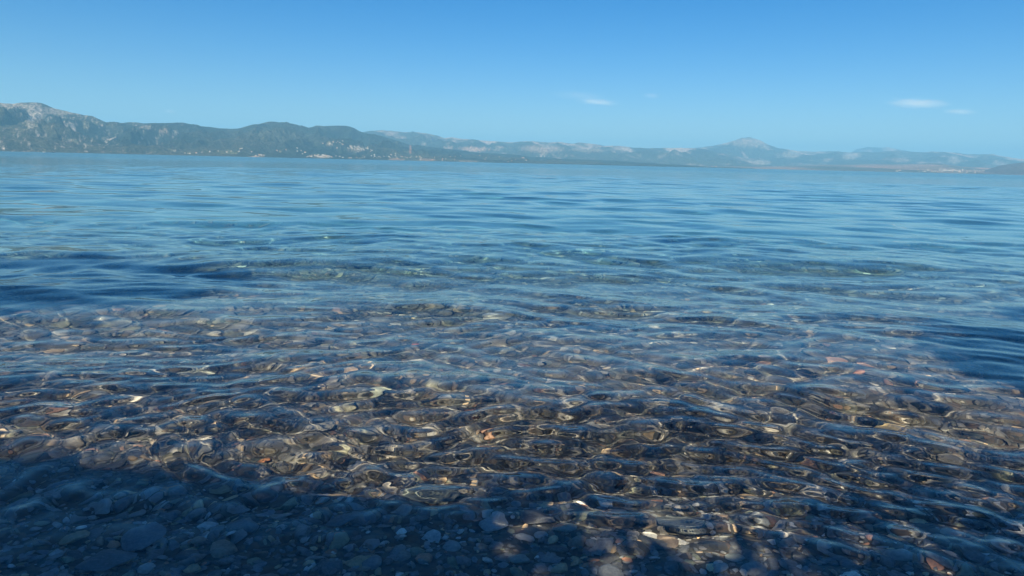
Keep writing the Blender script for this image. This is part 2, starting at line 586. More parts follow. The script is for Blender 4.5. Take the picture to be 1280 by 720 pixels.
            W = np.stack([x1 + x[ids][:, None], y1_ + y[ids][:, None], z1 + (z[ids] + s[ids] * lift)[:, None]], -1)
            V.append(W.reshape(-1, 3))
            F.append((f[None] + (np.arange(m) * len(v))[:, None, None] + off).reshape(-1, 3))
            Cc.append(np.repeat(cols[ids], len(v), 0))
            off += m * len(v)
        return np.concatenate(V), np.concatenate(F), np.concatenate(Cc)

    def joined(parts, name, label):
        off = 0; V, F, C = [], [], []
        for v, f, c in parts:
            V.append(v); F.append(f + off); C.append(c); off += len(v)
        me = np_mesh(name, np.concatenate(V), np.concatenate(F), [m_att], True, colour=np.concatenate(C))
        me.set_sharp_from_angle(angle=math.radians(42))
        o = tag(link(name, me), label, kind='stuff')
        o.cycles.is_caustics_receiver = True
        return o
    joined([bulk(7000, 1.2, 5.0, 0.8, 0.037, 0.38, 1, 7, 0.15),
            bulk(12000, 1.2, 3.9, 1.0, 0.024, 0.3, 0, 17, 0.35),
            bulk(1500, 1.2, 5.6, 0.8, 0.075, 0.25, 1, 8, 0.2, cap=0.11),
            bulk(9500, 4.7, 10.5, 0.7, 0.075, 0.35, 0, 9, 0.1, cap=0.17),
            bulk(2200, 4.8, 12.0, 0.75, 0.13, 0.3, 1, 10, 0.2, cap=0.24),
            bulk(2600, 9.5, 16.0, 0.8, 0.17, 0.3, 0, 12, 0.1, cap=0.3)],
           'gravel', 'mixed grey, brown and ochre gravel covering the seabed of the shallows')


# ------------------------------------------------------------------ far shore
def interp_px(points, px):
    p = np.array(points, float)
    return np.interp(px, p[:, 0], p[:, 1])


class Range:
    """a mountain range: foot line, crest line, and what lies between, in metres"""
    def __init__(self, name, label, skyline, foot, crest, seed, rough, pw, gully, extend=0.0, crest_noise=8.0, cell=900.0):
        self.name, self.label, self.seed, self.rough, self.pw, self.gully = name, label, seed, rough, pw, gully
        pts = np.array(skyline, float)
        az, te = az_el(pts[:, 0], pts[:, 1])
        self.az, self.te = az, np.maximum(te, 0.0)
        self.foot, self.crest = foot, crest          # functions of azimuth (degrees) -> metres
        self.cn, self.cell = crest_noise, cell
        self.base_off = -8.0

    def height(self, a, r):
        deg = np.degrees(a)
        rf = self.foot(deg); rc = self.crest(deg)
        s = (r - rf) / (rc - rf)
        te = np.interp(a, self.az, self.te)
        H = te * rc
        x = r * np.sin(a); y = r * np.cos(a)
        s0 = np.clip(s, 0, 1)
        prof = s0 ** self.pw
        back = np.clip(s - 1, 0, 2)
        prof = np.where(s > 1, 1 - 0.9 * back ** 1.3, prof)
        env = np.clip(s0 * (1.0 - s0) * 4, 0, 1) + 0.05
        wx = x / self.cell + 0.35 * fbm(x / self.cell, y / self.cell, 3, self.seed + 3)
        wy = y / self.cell + 0.35 * fbm(x / self.cell + 9, y / self.cell, 3, self.seed + 4)
        rd = fbm(wx * 1.2, wy * 0.55, 6, self.seed, 0.52, ridged=True)
        z = H * prof + self.gully * H * env * (rd - 0.62) * 0.6 + self.cn * fbm(x / 260, y / 260, 4, self.seed + 9) * np.clip(s * 3, 0, 1)
        z = z * np.clip(s0 * 14, 0, 1) + np.where(s < 0, s * 900, 0) + 2.0 * np.clip(s * 40, 0, 1)
        return np.maximum(z, -22.0), s, rd

    def build(self, a0, a1, na, nr, mat, tint):
        a = np.radians(np.linspace(a0, a1, na))
        t = np.concatenate([np.linspace(-0.02, 1.0, nr), np.linspace(1.0, 1.6, 12)[1:]])
        A, T = np.meshgrid(a, t)
        deg = np.degrees(A)
        Rr = self.foot(deg) + T * (self.crest(deg) - self.foot(deg))
        Z, s, rd = self.height(A, Rr)
        X = Rr * np.sin(A); Y = Rr * np.cos(A)
        col = tint(self, A, Rr, X, Y, Z, s, rd)
        me = np_mesh(self.name, np.stack([X, Y, Z], -1).reshape(-1, 3), grid_faces(*X.shape), [mat], True, colour=col.reshape(-1, 3))
        self.ob = tag(link(self.name, me), self.label, kind='structure')
        return self.ob

    def hit(self, px, py):
        """ground point of this range that shows at a point of the photograph"""
        a, te = az_el(px, py)
        deg = math.degrees(float(a))
        rf, rc = float(self.foot(deg)), float(self.crest(deg))
        rr = np.linspace(rf, rc, 700)
        z, _, _ = self.height(np.full(700, float(a)), rr)
        ang = (z - CAM_H) / rr
        k = np.argmax(ang >= max(float(te), 0.0001))
        if ang[k] < float(te): k = int(np.argmax(ang))
        k = max(k, 6)
        return rr[k] * math.sin(a), rr[k] * math.cos(a), float(z[k]), rr[k]


def hill_material(name):
    N = Nodes(name)
    g = N.n('ShaderNodeNewGeometry')
    at = N.n('ShaderNodeAttribute', attribute_name='tint')
    n1 = N.n('ShaderNodeTexNoise', i_Scale=0.012, i_Detail=8.0, i_Roughness=0.7)
    n2 = N.n('ShaderNodeTexNoise', i_Scale=0.045, i_Detail=4.0, i_Roughness=0.6)
    for n in (n1, n2): N.l(g.outputs['Position'], n.inputs['Vector'])
    c = N.mix(1.0, at.outputs['Color'], N.ramp(n1.outputs[0], [(0.32, (0.45, 0.48, 0.45)), (0.55, (1.0, 1.0, 1.0)), (0.70, (1.9, 1.85, 1.8))]), 'MULTIPLY')
    c = N.mix(1.0, c, N.ramp(n2.outputs[0], [(0.38, (0.45, 0.5, 0.47)), (0.62, (1.6, 1.55, 1.55))]), 'MULTIPLY')
    b = N.n('ShaderNodeBsdfPrincipled', i_Roughness=0.95)
    b.inputs['Specular IOR Level'].default_value = 0.1
    N.l(c, b.inputs['Base Color'])
    bp = N.n('ShaderNodeBump', i_Strength=1.0, i_Distance=60.0)
    N.l(n1.outputs[0], bp.inputs['Height']); N.l(bp.outputs[0], b.inputs['Normal'])
    N.l(b.outputs[0], N.out.inputs[0])
    return N.m


GREEN = np.array([0.018, 0.027, 0.022]); ROCK = np.array([0.36, 0.335, 0.33]); EARTH = np.array([0.30, 0.17, 0.10])
DRY = np.array([0.085, 0.080, 0.050])


def patches(col, A, Rr, Z, spots):
    """bare ground where the photograph shows it: px, py, half width, half height (px), colour, edge noise"""
    te = Z / Rr
    for px, py, hw, hh, c in spots:
        a0, e0 = az_el(px, py)
        q = ((A - a0) / (hw / FPX)) ** 2 + ((te - e0) / (hh / FPX)) ** 2
        q = q + 1.5 * fbm(A * 700 + px, te * 2600, 5, 77, 0.65)
        m = (smooth(1.5, 0.3, q) * (0.55 + 0.45 * smooth(-0.2, 0.3, fbm(A * 2500, te * 5000, 3, 78))))[..., None] * 0.7
        col = col * (1 - m) + np.array(c) * m
    return col


def tint_near(R, A, Rr, X, Y, Z, s, rd):
    n = 0.6 * fbm(A * 9000 / 130, Rr / 520, 5, 61, 0.7) + 0.7 * fbm(A * 9000 / 35, Rr / 110, 3, 63, 0.7); n2 = fbm(X / 1500, Y / 1500, 3, 62)
    left = smooth(-20, -33, np.degrees(A))
    slope_rock = smooth(0.02, 0.42, n + 0.24 * left + 0.14 * smooth(0.7, 1.0, s) * left + 0.2 * (0.3 - rd) - 0.26)
    col = GREEN * (1 + 0.5 * n2[..., None]) + 0 * Z[..., None]
    dry = smooth(0.0, 0.6, n2 + 0.4 * (1 - s))[..., None] * 0.45
    col = col * (1 - dry) + DRY * dry
    k = slope_rock[..., None] * (0.35 + 0.6 * left[..., None])
    col = col * (1 - k) + ROCK * k
    return patches(col, A, Rr, Z, [
        (413, 180, 6, 1.6, (0.45, 0.40, 0.34)), (205, 163.5, 4.5, 2.4, (0.55, 0.42, 0.34)), (183, 159, 6, 2, (0.42, 0.38, 0.36)),
        (219, 166, 3, 3, (0.36, 0.34, 0.32)), (513, 186.5, 1.3, 5.5, (0.42, 0.20, 0.14)), (445, 186, 13, 3, (0.30, 0.27, 0.24)),
        (400, 195.5, 11, 2.0, (0.30, 0.26, 0.21)), (496, 199, 9, 1.8, (0.36, 0.24, 0.18)), (534, 199.5, 10, 1.6, (0.34, 0.22, 0.17)),
        (350, 189, 3, 1, (0.4, 0.36, 0.24)), (285, 190, 12, 2.0, (0.14, 0.15, 0.07)), (585, 201.5, 12, 1.2, (0.26, 0.22, 0.18)),
        (17, 131, 12, 3.0, (0.40, 0.37, 0.36)), (75, 139, 14, 4, (0.40, 0.37, 0.36)), (45, 140, 8, 9, (0.36, 0.34, 0.34)),
        (108, 155, 3, 5, (0.33, 0.31, 0.2)), (38, 153, 3, 8, (0.40, 0.38, 0.37)), (320, 196, 8, 1.2, (0.42, 0.32, 0.27))])


def tint_far(R, A, Rr, X, Y, Z, s, rd):
    n = fbm(X / 600, Y / 900, 6, 71, 0.65); n2 = fbm(X / 3500, Y / 3500, 3, 72)
    col = np.array([0.040, 0.050, 0.042]) * (1 + 0.5 * n2[..., None]) + 0 * Z[..., None]
    k = smooth(0.0, 0.5, n + 0.30 * smooth(0.7, 1.0, s) + 0.25 * (0.3 - rd) - 0.05)[..., None] * 0.95
    col = col * (1 - k) + np.array([0.38, 0.32, 0.30]) * k
    return patches(col, A, Rr, Z, [
        (592, 186, 20, 2.6, (0.62, 0.44, 0.37)), (560, 185, 6, 2, (0.4, 0.33, 0.3)), (678, 186, 26, 4.5, (0.40, 0.31, 0.27)),
        (735, 187, 22, 3.0, (0.34, 0.29, 0.26)), (530, 180, 3, 1.5, (0.5, 0.45, 0.42)), (937, 178, 20, 5, (0.42, 0.36, 0.34)),
        (990, 193, 10, 4, (0.40, 0.36, 0.33)), (1062, 195, 8, 4, (0.36, 0.34, 0.33)), (1193, 200, 6, 4, (0.40, 0.36, 0.34)),
        (950, 203, 12, 3, (0.38, 0.35, 0.34)), (1125, 200, 10, 2.5, (0.34, 0.28, 0.26)), (1250, 204, 6, 2, (0.4, 0.35, 0.33))])


def tint_plain(R, A, Rr, X, Y, Z, s, rd):
    n = fbm(X / 500, Y / 2500, 4, 81)
    col = np.array([0.075, 0.075, 0.06]) * (1 + 0.5 * n[..., None]) + 0 * Z[..., None]
    k = smooth(-0.1, 0.35, fbm(X / 900, Y / 5000, 4, 83))[..., None] * 0.75
    col = col * (1 - k) + np.array([0.24, 0.17, 0.14]) * k
    return patches(col, A, Rr, Z, [
        (1100, 208, 30, 1.6, (0.36, 0.22, 0.17)), (1150, 206.5, 25, 1.2, (0.34, 0.22, 0.18)), (980, 209.5, 26, 1.2, (0.32, 0.20, 0.17)),
        (1235, 210.5, 12, 1.2, (0.45, 0.27, 0.21))])


def tint_hill(R, A, Rr, X, Y, Z, s, rd):
    n = fbm(X / 300, Y / 300, 4, 91)
    return np.array([0.085, 0.065, 0.065]) * (1 + 0.5 * n[..., None]) + 0 * Z[..., None]


def make_ranges():
    hm = hill_material('scrub_hillside')
    near = Range('near_mountains', 'rocky grey and green mountains falling to the sea at left, lower towards the middle',
                 [(-420, 150), (-300, 120), (-180, 132), (-90, 118), (-30, 124), (0, 127.5), (17.5, 130), (27, 128.5), (37, 128), (52, 129), (67, 135), (82, 139), (95, 142),
                  (105, 144), (115, 145), (132, 152.5), (150, 153.5), (170, 153), (180, 154), (205, 154), (229, 153), (250, 157.5), (272, 160),
                  (297, 160.5), (317, 155.5), (335, 152.5), (355, 152.5), (370, 155.5), (386, 160), (395, 158), (410, 157.3), (432, 157.5), (442, 159.5),
                  (455, 166), (476, 169), (495, 175), (512, 180.5), (532, 182.5), (557, 186), (595, 190.5), (640, 193), (665, 196),
                  (715, 199), (765, 200.5), (815, 204), (855, 206), (880, 208.2), (900, 209.0)],
                 lambda d: 7500 + 60 * (d + 36), lambda d: 10500 + 85 * (d + 36), 21, 1.0, 0.85, 1.1, crest_noise=14.0, cell=800)
    near.build(-52, 19, 950, 100, hm, tint_near)
    mid = Range('middle_mountains', 'blue hazy mountains behind the low middle hills with bare pinkish quarry ground',
                [(380, 175), (420, 170), (455, 165), (470, 163), (490, 163.5), (505, 165), (520, 165), (535, 167), (545, 169), (555, 172), (565, 171), (580, 174),
                 (600, 175), (640, 178), (665, 176), (685, 178), (700, 177.5), (715, 179.5), (725, 178), (745, 180), (755, 182.5),
                 (775, 182), (790, 184), (810, 185.5), (850, 184.5), (880, 186), (920, 195), (960, 205), (1000, 212)],
                lambda d: 13500 + 60 * (d + 16), lambda d: 18500 + 60 * (d + 16), 33, 1.0, 0.72, 0.9, crest_noise=16.0, cell=1500)
    mid.build(-19, 25, 560, 60, hm, tint_far)
    far = Range('far_mountains', 'pale blue far mountains with one pointed bare summit right of the middle',
                [(760, 200), (800, 191), (840, 187), (862, 185.5), (880, 184), (900, 180.5), (915, 176), (927, 172.5), (937, 172), (950, 175), (960, 181),
                 (975, 185.5), (990, 187.5), (1010, 189.5), (1040, 189), (1060, 190), (1090, 191), (1120, 188.5), (1150, 190.5),
                 (1180, 190), (1210, 192.5), (1240, 192.5), (1260, 196.5), (1280, 199), (1400, 196), (1550, 203), (1700, 208)],
                lambda d: 19500 + 0 * d, lambda d: 25500 + 0 * d, 47, 1.0, 0.62, 0.9, crest_noise=20.0, cell=2000)
    far.build(6, 58, 620, 60, hm, tint_far)
    plateau = Range('distant_plateau', 'flat topped pale mountain showing behind the far mountains at right',
                    [(1040, 196), (1062, 191), (1072, 186), (1085, 184), (1100, 184.5), (1110, 184), (1125, 187), (1140, 190), (1170, 199)],
                    lambda d: 31000 + 0 * d, lambda d: 35000 + 0 * d, 53, 1.0, 0.7, 0.3, crest_noise=20.0, cell=3000)
    plateau.build(24, 33, 130, 20, hm, tint_far)
    plain = Range('coastal_plain', 'low coastal plain with reddish fields along the right shore',
                  [(840, 211), (860, 206.8), (960, 207.8), (1040, 205.8), (1100, 205), (1130, 205.6), (1160, 203.8), (1175, 204.2), (1200, 208), (1240, 210),
                   (1300, 211), (1500, 215), (1700, 218)],
                  lambda d: 12500 + 0 * d, lambda d: 17500 + 0 * d, 59, 1.0, 0.8, 0.2, crest_noise=3.0, cell=2000)
    plain.build(13, 58, 560, 30, hm, tint_plain)
    hill = Range('shore_hill', 'dark purple brown low hill at the right edge beyond the town',
                 [(1225, 215), (1238, 210.5), (1250, 207), (1265, 204.5), (1285, 202.8), (1330, 200), (1400, 204), (1480, 214)],
                 lambda d: 12600 + 0 * d, lambda d: 14500 + 0 * d, 67, 1.0, 0.8, 0.25, crest_noise=4.0, cell=700)
    hill.build(33, 46, 180, 30, hm, tint_hill)
    return near, mid, far, plain, hill


# ------------------------------------------------------------------ far houses
def house_mesh(wall, roof, w, d, h, flat):
    rh = 0.25 if flat else 0.30 * d
    v = [(-w / 2, -d / 2, -6), (w / 2, -d / 2, -6), (w / 2, d / 2, -6), (-w / 2, d / 2, -6),
         (-w / 2, -d / 2, h), (w / 2, -d / 2, h), (w / 2, d / 2, h), (-w / 2, d / 2, h)]
    f = [(0, 1, 5, 4), (1, 2, 6, 5), (2, 3, 7, 6), (3, 0, 4, 7)]
    mi = [0] * 4
    e = 0.5
    b = len(v)
    v += [(-w / 2 - e, -d / 2 - e, h + 0.01), (w / 2 + e, -d / 2 - e, h + 0.01), (w / 2 + e, d / 2 + e, h + 0.01), (-w / 2 - e, d / 2 + e, h + 0.01)]
    if flat:
        v += [(-w / 2 - e, -d / 2 - e, h + .6), (w / 2 + e, -d / 2 - e, h + .6), (w / 2 + e, d / 2 + e, h + .6), (-w / 2 - e, d / 2 + e, h + .6)]
    else:
        q = min(w, d) * 0.4
        v += [(-w / 2 + q, -0.1, h + rh), (w / 2 - q, -0.1, h + rh), (w / 2 - q, 0.1, h + rh), (-w / 2 + q, 0.1, h + rh)]
    for q in ((0, 1, 5, 4), (1, 2, 6, 5), (2, 3, 7, 6), (3, 0, 4, 7), (4, 5, 6, 7), (3, 2, 1, 0)):
        f.append(tuple(b + i for i in q)); mi.append(1)
    # dark window openings, proud of the front wall by a hand
    if w >= 10:
        nst = max(1, int(h // 3)); nw = int(w // 3.4)
        for s in range(nst):
            for i in range(nw):
                cx = -w / 2 + (i + 0.5) * w / nw; z0 = s * 3 + 1.0
                b = len(v)
                for yy in (-d / 2 - 0.08, -d / 2 + 0.05):
                    v += [(cx - .55, yy, z0), (cx + .55, yy, z0), (cx + .55, yy, z0 + 1.4), (cx - .55, yy, z0 + 1.4)]
                for q in ((0, 1, 2, 3), (1, 5, 6, 2), (4, 0, 3, 7), (3, 2, 6, 7)):
                    f.append(tuple(b + i for i in q)); mi.append(2)
    return np.array(v), np.array(f), mi


def make_villages(near, mid, far, plain, hill):
    white = simple_mat('whitewash', (0.43, 0.42, 0.41), scale=0.3, noise=0.04)
    cream = simple_mat('cream_plaster', (0.40, 0.34, 0.27), scale=0.3, noise=0.05)
    tile = simple_mat('roof_tile', (0.42, 0.19, 0.12), scale=0.5, noise=0.1)
    slab = simple_mat('pale_concrete', (0.40, 0.39, 0.37), scale=0.5, noise=0.05)
    glass = simple_mat('dark_window', (0.05, 0.06, 0.07), rough=0.2, scale=1.0)
    protos = {}
    for key, (wm, rm, w, d, h, fl) in {
            'white_tile': (white, tile, 13, 10, 6.5, False), 'cream_tile': (cream, tile, 15, 11, 6.5, False),
            'white_flat': (white, slab, 15, 11, 7.5, True), 'cream_flat': (cream, slab, 12, 10, 6.5, True),
            'block': (white, slab, 34, 15, 13, True), 'hall': (white, slab, 70, 26, 9, True)}.items():
        v, f, mi = house_mesh(wm, rm, w, d, h, fl)
        protos[key] = np_mesh('house', v, f, [wm, rm, glass], False, mat_index=mi)
    rr = random.Random(4)
    shown = {'white_tile': 'small white house with red tiled roof', 'cream_tile': 'small cream house with red tiled roof',
             'white_flat': 'small white flat roofed house', 'cream_flat': 'small cream flat roofed house',
             'block': 'larger white flat roofed apartment block', 'hall': 'long low white building'}
    first = [None]

    def place(rng, px, py, key, where, group, scale=1.0):
        x, y, z, r = rng.hit(px, py)
        if first[0] is None:
            o = link('house', protos[key]); first[0] = o
        else:
            o = first[0].copy(); o.data = protos[key]; COL.objects.link(o)
        if key in ('block', 'hall'): o.name = 'apartment_block' if key == 'block' else 'harbour_building'
        o.location = (x, y, z); o.scale = (scale, scale, scale)
        o.rotation_euler = (0, 0, -math.atan2(x, y) + rr.gauss(0, 0.35))
        tag(o, f'{shown[key]} {where}', 'house' if key not in ('block', 'hall') else 'building', group)

    small = ['white_tile', 'white_flat', 'white_flat', 'cream_tile', 'cream_flat']

    def cluster(rng, n, cx, cy, sx, sy, where, group, keys=small, lo=None, scale=(0.7, 1.15)):
        for _ in range(n):
            px = rr.gauss(cx, sx); py = rr.gauss(cy, sy)
            wl = 188 + 30 * px / 1280 - 0.5
            py = min(py, wl)
            if lo is not None: py = max(py, lo)
            place(rng, px, py, rr.choice(keys), where, group, rr.uniform(*scale))
    cluster(near, 42, 446, 185.5, 8, 2.0, 'in the hillside village above the shore', 'houses of the hillside village')
    cluster(near, 36, 404, 195.8, 10, 1.3, 'in the shore village below the hillside village', 'houses of the shore village', scale=(0.8, 1.3))
    cluster(near, 34, 530, 198, 42, 3, 'scattered between trees above the middle shore', 'houses scattered above the middle shore')
    cluster(near, 14, 465, 195, 18, 2.5, 'on the slope below the hillside village', 'houses on the slope below the village')
    cluster(near, 12, 290, 189, 14, 2.5, 'on the lower slope of the left mountains', 'houses on the left mountain foot')
    cluster(near, 8, 325, 194.5, 5, 0.8, 'by the water west of the shore village', 'houses by the water west of the village')
    cluster(near, 4, 236, 192, 4, 0.6, 'alone at the foot of the left mountains', 'houses at the foot of the left mountains')
    cluster(near, 10, 420, 179, 7, 2.0, 'beside the bare quarry ground above the village', 'houses beside the quarry')
    cluster(near, 8, 375, 190, 14, 2.5, 'on the slope left of the hillside village', 'houses left of the hillside village')
    cluster(near, 6, 648, 200.5, 10, 1.2, 'on the low spit in the middle', 'houses on the low spit')
    cluster(mid, 8, 678, 196, 4, 0.8, 'on the plain behind the low spit', 'houses on the plain behind the spit', scale=(0.9, 1.4))
    cluster(plain, 8, 880, 208.9, 14, 0.15, 'beside the harbour buildings in the middle distance', 'houses beside the harbour buildings', scale=(1.0, 1.5))
    for px, k in ((858, 'hall'), (864, 'block'), (869, 'hall'), (880, 'hall'), (884, 'block'), (886, 'hall')):
        place(plain, px, 209.2, k, 'on the far harbour front', 'buildings on the far harbour front', 0.9)
    for px, py in ((1121, 214.2), (1125, 213.4), (1156, 214.5), (1160, 213.0)):
        place(plain, px, py, 'block', 'left of the town on the right shore', 'blocks left of the town', 0.9)
    for i in range(10):
        place(plain, 1175 + i * 2.6 + rr.uniform(-1, 1), 214.3 + rr.uniform(-1.6, 0.8), 'block', 'in the middle of the right shore town',
              'apartment blocks in the middle of the town', rr.uniform(0.8, 1.1))
    cluster(plain, 60, 1205, 214.5, 32, 1.6, 'in the town on the right shore', 'houses of the town on the right shore', scale=(0.8, 1.3), lo=210.5)


# ------------------------------------------------------------------ boats
def hull(L_, B_, H_, mat, parent, name='hull'):
    n = 13
    v, f = [], []
    prof = [(1.0, 1.0), (0.86, 0.45), (0.45, 0.0)]
    for i in range(n):
        t = i / (n - 1); x = (t - 0.5) * L_
        wdt = B_ / 2 * (1 - max(0, (t - 0.55) / 0.45) ** 2.2) * (0.85 + 0.15 * min(1, t * 4))
        sheer = H_ * (1 + 0.45 * max(0, t - 0.4) ** 1.5)
        row = [(x, wdt * a, -0.3 * H_ + (sheer + 0.3 * H_) * b) for a, b in prof] + [(x, -wdt * a, -0.3 * H_ + (sheer + 0.3 * H_) * b) for a, b in prof[::-1]]
        v += row
    m = 6
    for i in range(n - 1):
        for j in range(m):
            f.append((i * m + j, (i + 1) * m + j, (i + 1) * m + (j + 1) % m, i * m + (j + 1) % m))
    me = np_mesh(name, np.array(v), np.array(f), [mat], False)
    o = link(name, me, parent)
    return o


def box_obj(name, sx, sy, sz, loc, mat, parent, taper=1.0):
    v = []
    for z, k in ((-0.5, 1.0), (0.5, taper)):
        for x, y in ((-0.5, -0.5), (0.5, -0.5), (0.5, 0.5), (-0.5, 0.5)):
            v.append((x * sx * k, y * sy * k, z * sz))
    f = [(3, 2, 1, 0), (4, 5, 6, 7), (0, 1, 5, 4), (1, 2, 6, 5), (2, 3, 7, 6), (3, 0, 4, 7)]
    o = link(name, np_mesh(name, np.array(v), np.array(f), [mat], False), parent)
    o.location = loc
    return o


def make_boats():
    dark = simple_mat('dark_hull_paint', (0.03, 0.035, 0.05), rough=0.4)
    white = simple_mat('white_boat_paint', (0.8, 0.8, 0.8), rough=0.4)
    glass = simple_mat('boat_glass', (0.04, 0.05, 0.06), rough=0.1)
    a, _ = az_el(66, 188)
    for px, L_, m, name, lab in ((66, 22, dark, 'fishing_boat', 'dark hulled fishing boat off the foot of the left mountains'),
                                 (55, 16, white, 'motor_boat', 'low white motor boat left of the dark fishing boat')):
        a, _ = az_el(px, 188)
        t = bpy.data.objects.new(name, None); COL.objects.link(t)
        t.location = (4600 * math.sin(a), 4600 * math.cos(a), 0.0); t.rotation_euler = (0, 0, -a + 0.25)
        tag(t, lab, 'boat')
        hull(L_, L_ * 0.24, L_ * 0.11, m, t)
        box_obj('deck', L_ * 0.8, L_ * 0.19, 0.15, (-L_ * 0.03, 0, L_ * 0.10), white, t)
        c = box_obj('cabin', L_ * 0.26, L_ * 0.15, L_ * 0.13, (-L_ * 0.12, 0, L_ * 0.17), m if m is dark else white, t, 0.86)
        box_obj('window', L_ * 0.2, L_ * 0.152, L_ * 0.04, (0, 0, L_ * 0.02), glass, c)
        box_obj('mast', 0.25, 0.25, L_ * 0.3, (L_ * 0.02, 0, L_ * 0.26), white, t)
        if m is dark:
            box_obj('boom', L_ * 0.25, 0.2, 0.2, (L_ * 0.15, 0, L_ * 0.2), white, t)


# ------------------------------------------------------------------ clouds
def make_clouds():
    def mat(name, dens, thr, sc, seed):
        N = Nodes(name)
        tc = N.n('ShaderNodeTexCoord')
        mp = N.n('ShaderNodeMapping'); mp.inputs['Location'].default_value = (seed, seed * 2.3, 0)
        N.l(tc.outputs['Object'], mp.inputs[0])
        nz = N.n('ShaderNodeTexNoise', i_Scale=sc, i_Detail=6.0, i_Roughness=0.72)
        N.l(mp.outputs[0], nz.inputs['Vector'])
        ln = N.n('ShaderNodeVectorMath', operation='LENGTH'); N.l(tc.outputs['Object'], ln.inputs[0])
        fall = N.math('SUBTRACT', 1.0, ln.outputs['Value'], clamp=True)
        q = N.math('SUBTRACT', N.math('ADD', nz.outputs[0], N.math('MULTIPLY', fall, 0.55)), thr, clamp=True)
        dn = N.math('MULTIPLY', q, dens)
        v = N.n('ShaderNodeVolumePrincipled', i_Anisotropy=-0.45)
        v.inputs['Color'].default_value = (1, 1, 1, 1)
        N.l(dn, v.inputs['Density'])
        N.l(v.outputs[0], N.out.inputs['Volume'])
        return N.m
    v, f = ico(3)
    for i, (px, py, hw, hh, dens, thr, sc, lab) in enumerate([
            (724, 119.5, 44, 6.5, 0.0003, 0.60, 2.6, 'wide faint pinkish cloud over the middle of the far shore'),
            (748, 127.5, 36, 5.0, 0.0022, 0.66, 3.0, 'thin ragged cloud just below the wide faint cloud'),
            (814, 119.5, 13, 3.5, 0.0014, 0.57, 2.6, 'tiny faint wisp of cloud right of the wide faint cloud'),
            (1148, 129, 36, 6.0, 0.0022, 0.59, 2.4, 'brightest small white cloud in the right part of the sky'),
            (1200, 139.5, 18, 3.4, 0.0024, 0.56, 2.4, 'small flat white cloud below and right of the brightest cloud'),
            (212, 139, 9, 3.0, 0.003, 0.60, 2.6, 'barely visible wisp above the left mountains')]):
        a, te = az_el(px, py)
        r = 30000.0
        me = np_mesh('cloud', v, f, [mat('cloud_vapour', dens, thr, sc, i * 3.1 + 1)], True)
        o = tag(link('cloud', me), lab, 'cloud', 'small clouds low in the sky')
        o.location = (r * math.sin(a), r * math.cos(a), r * te)
        rr = r * math.hypot(1, te)
        o.scale = (hw / FPX * rr, 0.6 * hw / FPX * rr, hh / FPX * rr * 1.1)
        o.rotation_euler = (0, 0.06, -a)


# ------------------------------------------------------------------ behind the camera: what shades the shallows
def tube(points, radii, seg=8):
    V, F = [], []
    pts = [Vector(p) for p in points]
    for i, p in enumerate(pts):
        d = (pts[min(i + 1, len(pts) - 1)] - pts[max(i - 1, 0)]).normalized()
        q = d.to_track_quat('Z', 'Y')
        for j in range(seg):
            a = 2 * PI * j / seg
            V.append(p + q @ Vector((math.cos(a) * radii[i], math.sin(a) * radii[i], 0)))
    for i in range(len(pts) - 1):
        for j in range(seg):
            F.append((i * seg + j, i * seg + (j + 1) % seg, (i + 1) * seg + (j + 1) % seg, (i + 1) * seg + j))
    return np.array([tuple(v) for v in V]), np.array(F)


def make_tree(x, y, crown_z, rad, thick, seed, label, squash=(1, 1), n_leaf=9000):
    rg = np.random.default_rng(seed); rr = random.Random(seed)
    g = float(bed_z(x, y))
    bark = simple_mat('pine_bark', (0.16, 0.10, 0.07), noise=0.25, scale=12, bump=0.8)
    leaf = simple_mat('pine_needles', (0.05, 0.085, 0.03), noise=0.25, scale=4)
    t = bpy.data.objects.new('pine_tree', None); COL.objects.link(t); t.location = (x, y, g)
    tag(t, label, 'tree')
    h = crown_z - g
    V, F = tube([(0, 0, -0.2), (0.06, 0.05, h * 0.35), (-0.05, 0.1, h * 0.7), (0, 0, h)], [0.2, 0.16, 0.12, 0.07], 10)
    link('trunk', np_mesh('trunk', V, F, [bark]), t)
    V0, F0 = [], []; off = 0
    for k in range(8):
        a = k * 2.4; e = Vector((math.cos(a) * rad * 0.75 * squash[0], math.sin(a) * rad * 0.75 * squash[1], h + rr.uniform(-0.2, 0.3) * thick))
        s = Vector((0, 0, h * rr.uniform(0.72, 0.92)))
        V, F = tube([s, s.lerp(e, 0.5) + Vector((0, 0, -0.1)), e], [0.06, 0.04, 0.015], 6)
        V0.append(V); F0.append(F + off); off += len(V)
    link('limb', np_mesh('limb', np.concatenate(V0), np.concatenate(F0), [bark]), t)
    # clumps of needle-like leaf faces
    nc = 42
    cu = rg.normal(size=(nc, 3)); cu /= np.linalg.norm(cu, axis=1, keepdims=True); cu *= rg.random((nc, 1)) ** 0.4
    cc = cu * np.array([rad * squash[0] * 0.85, rad * squash[1] * 0.85, thick * 0.7]) + np.array([0, 0, h])
    pick = rg.integers(0, nc, n_leaf)
    p = rg.normal(size=(n_leaf, 3)); p /= np.linalg.norm(p, axis=1, keepdims=True)
    p *= rg.random((n_leaf, 1)) ** 0.5 * np.array([0.62, 0.62, 0.36])
    c = cc[pick] + p
    u = rg.normal(size=(n_leaf, 3)); u /= np.linalg.norm(u, axis=1, keepdims=True)
    w = np.cross(u, rg.normal(size=(n_leaf, 3))); w /= np.linalg.norm(w, axis=1, keepdims=True)
    u *= 0.11; w *= 0.05
    V = np.stack([c - u, c + w, c + u, c - w], 1).reshape(-1, 3)
    F = np.arange(n_leaf * 4).reshape(-1, 4)
    o = link('crown', np_mesh('crown', V, F, [leaf], False), t)
    o['kind'] = 'stuff'


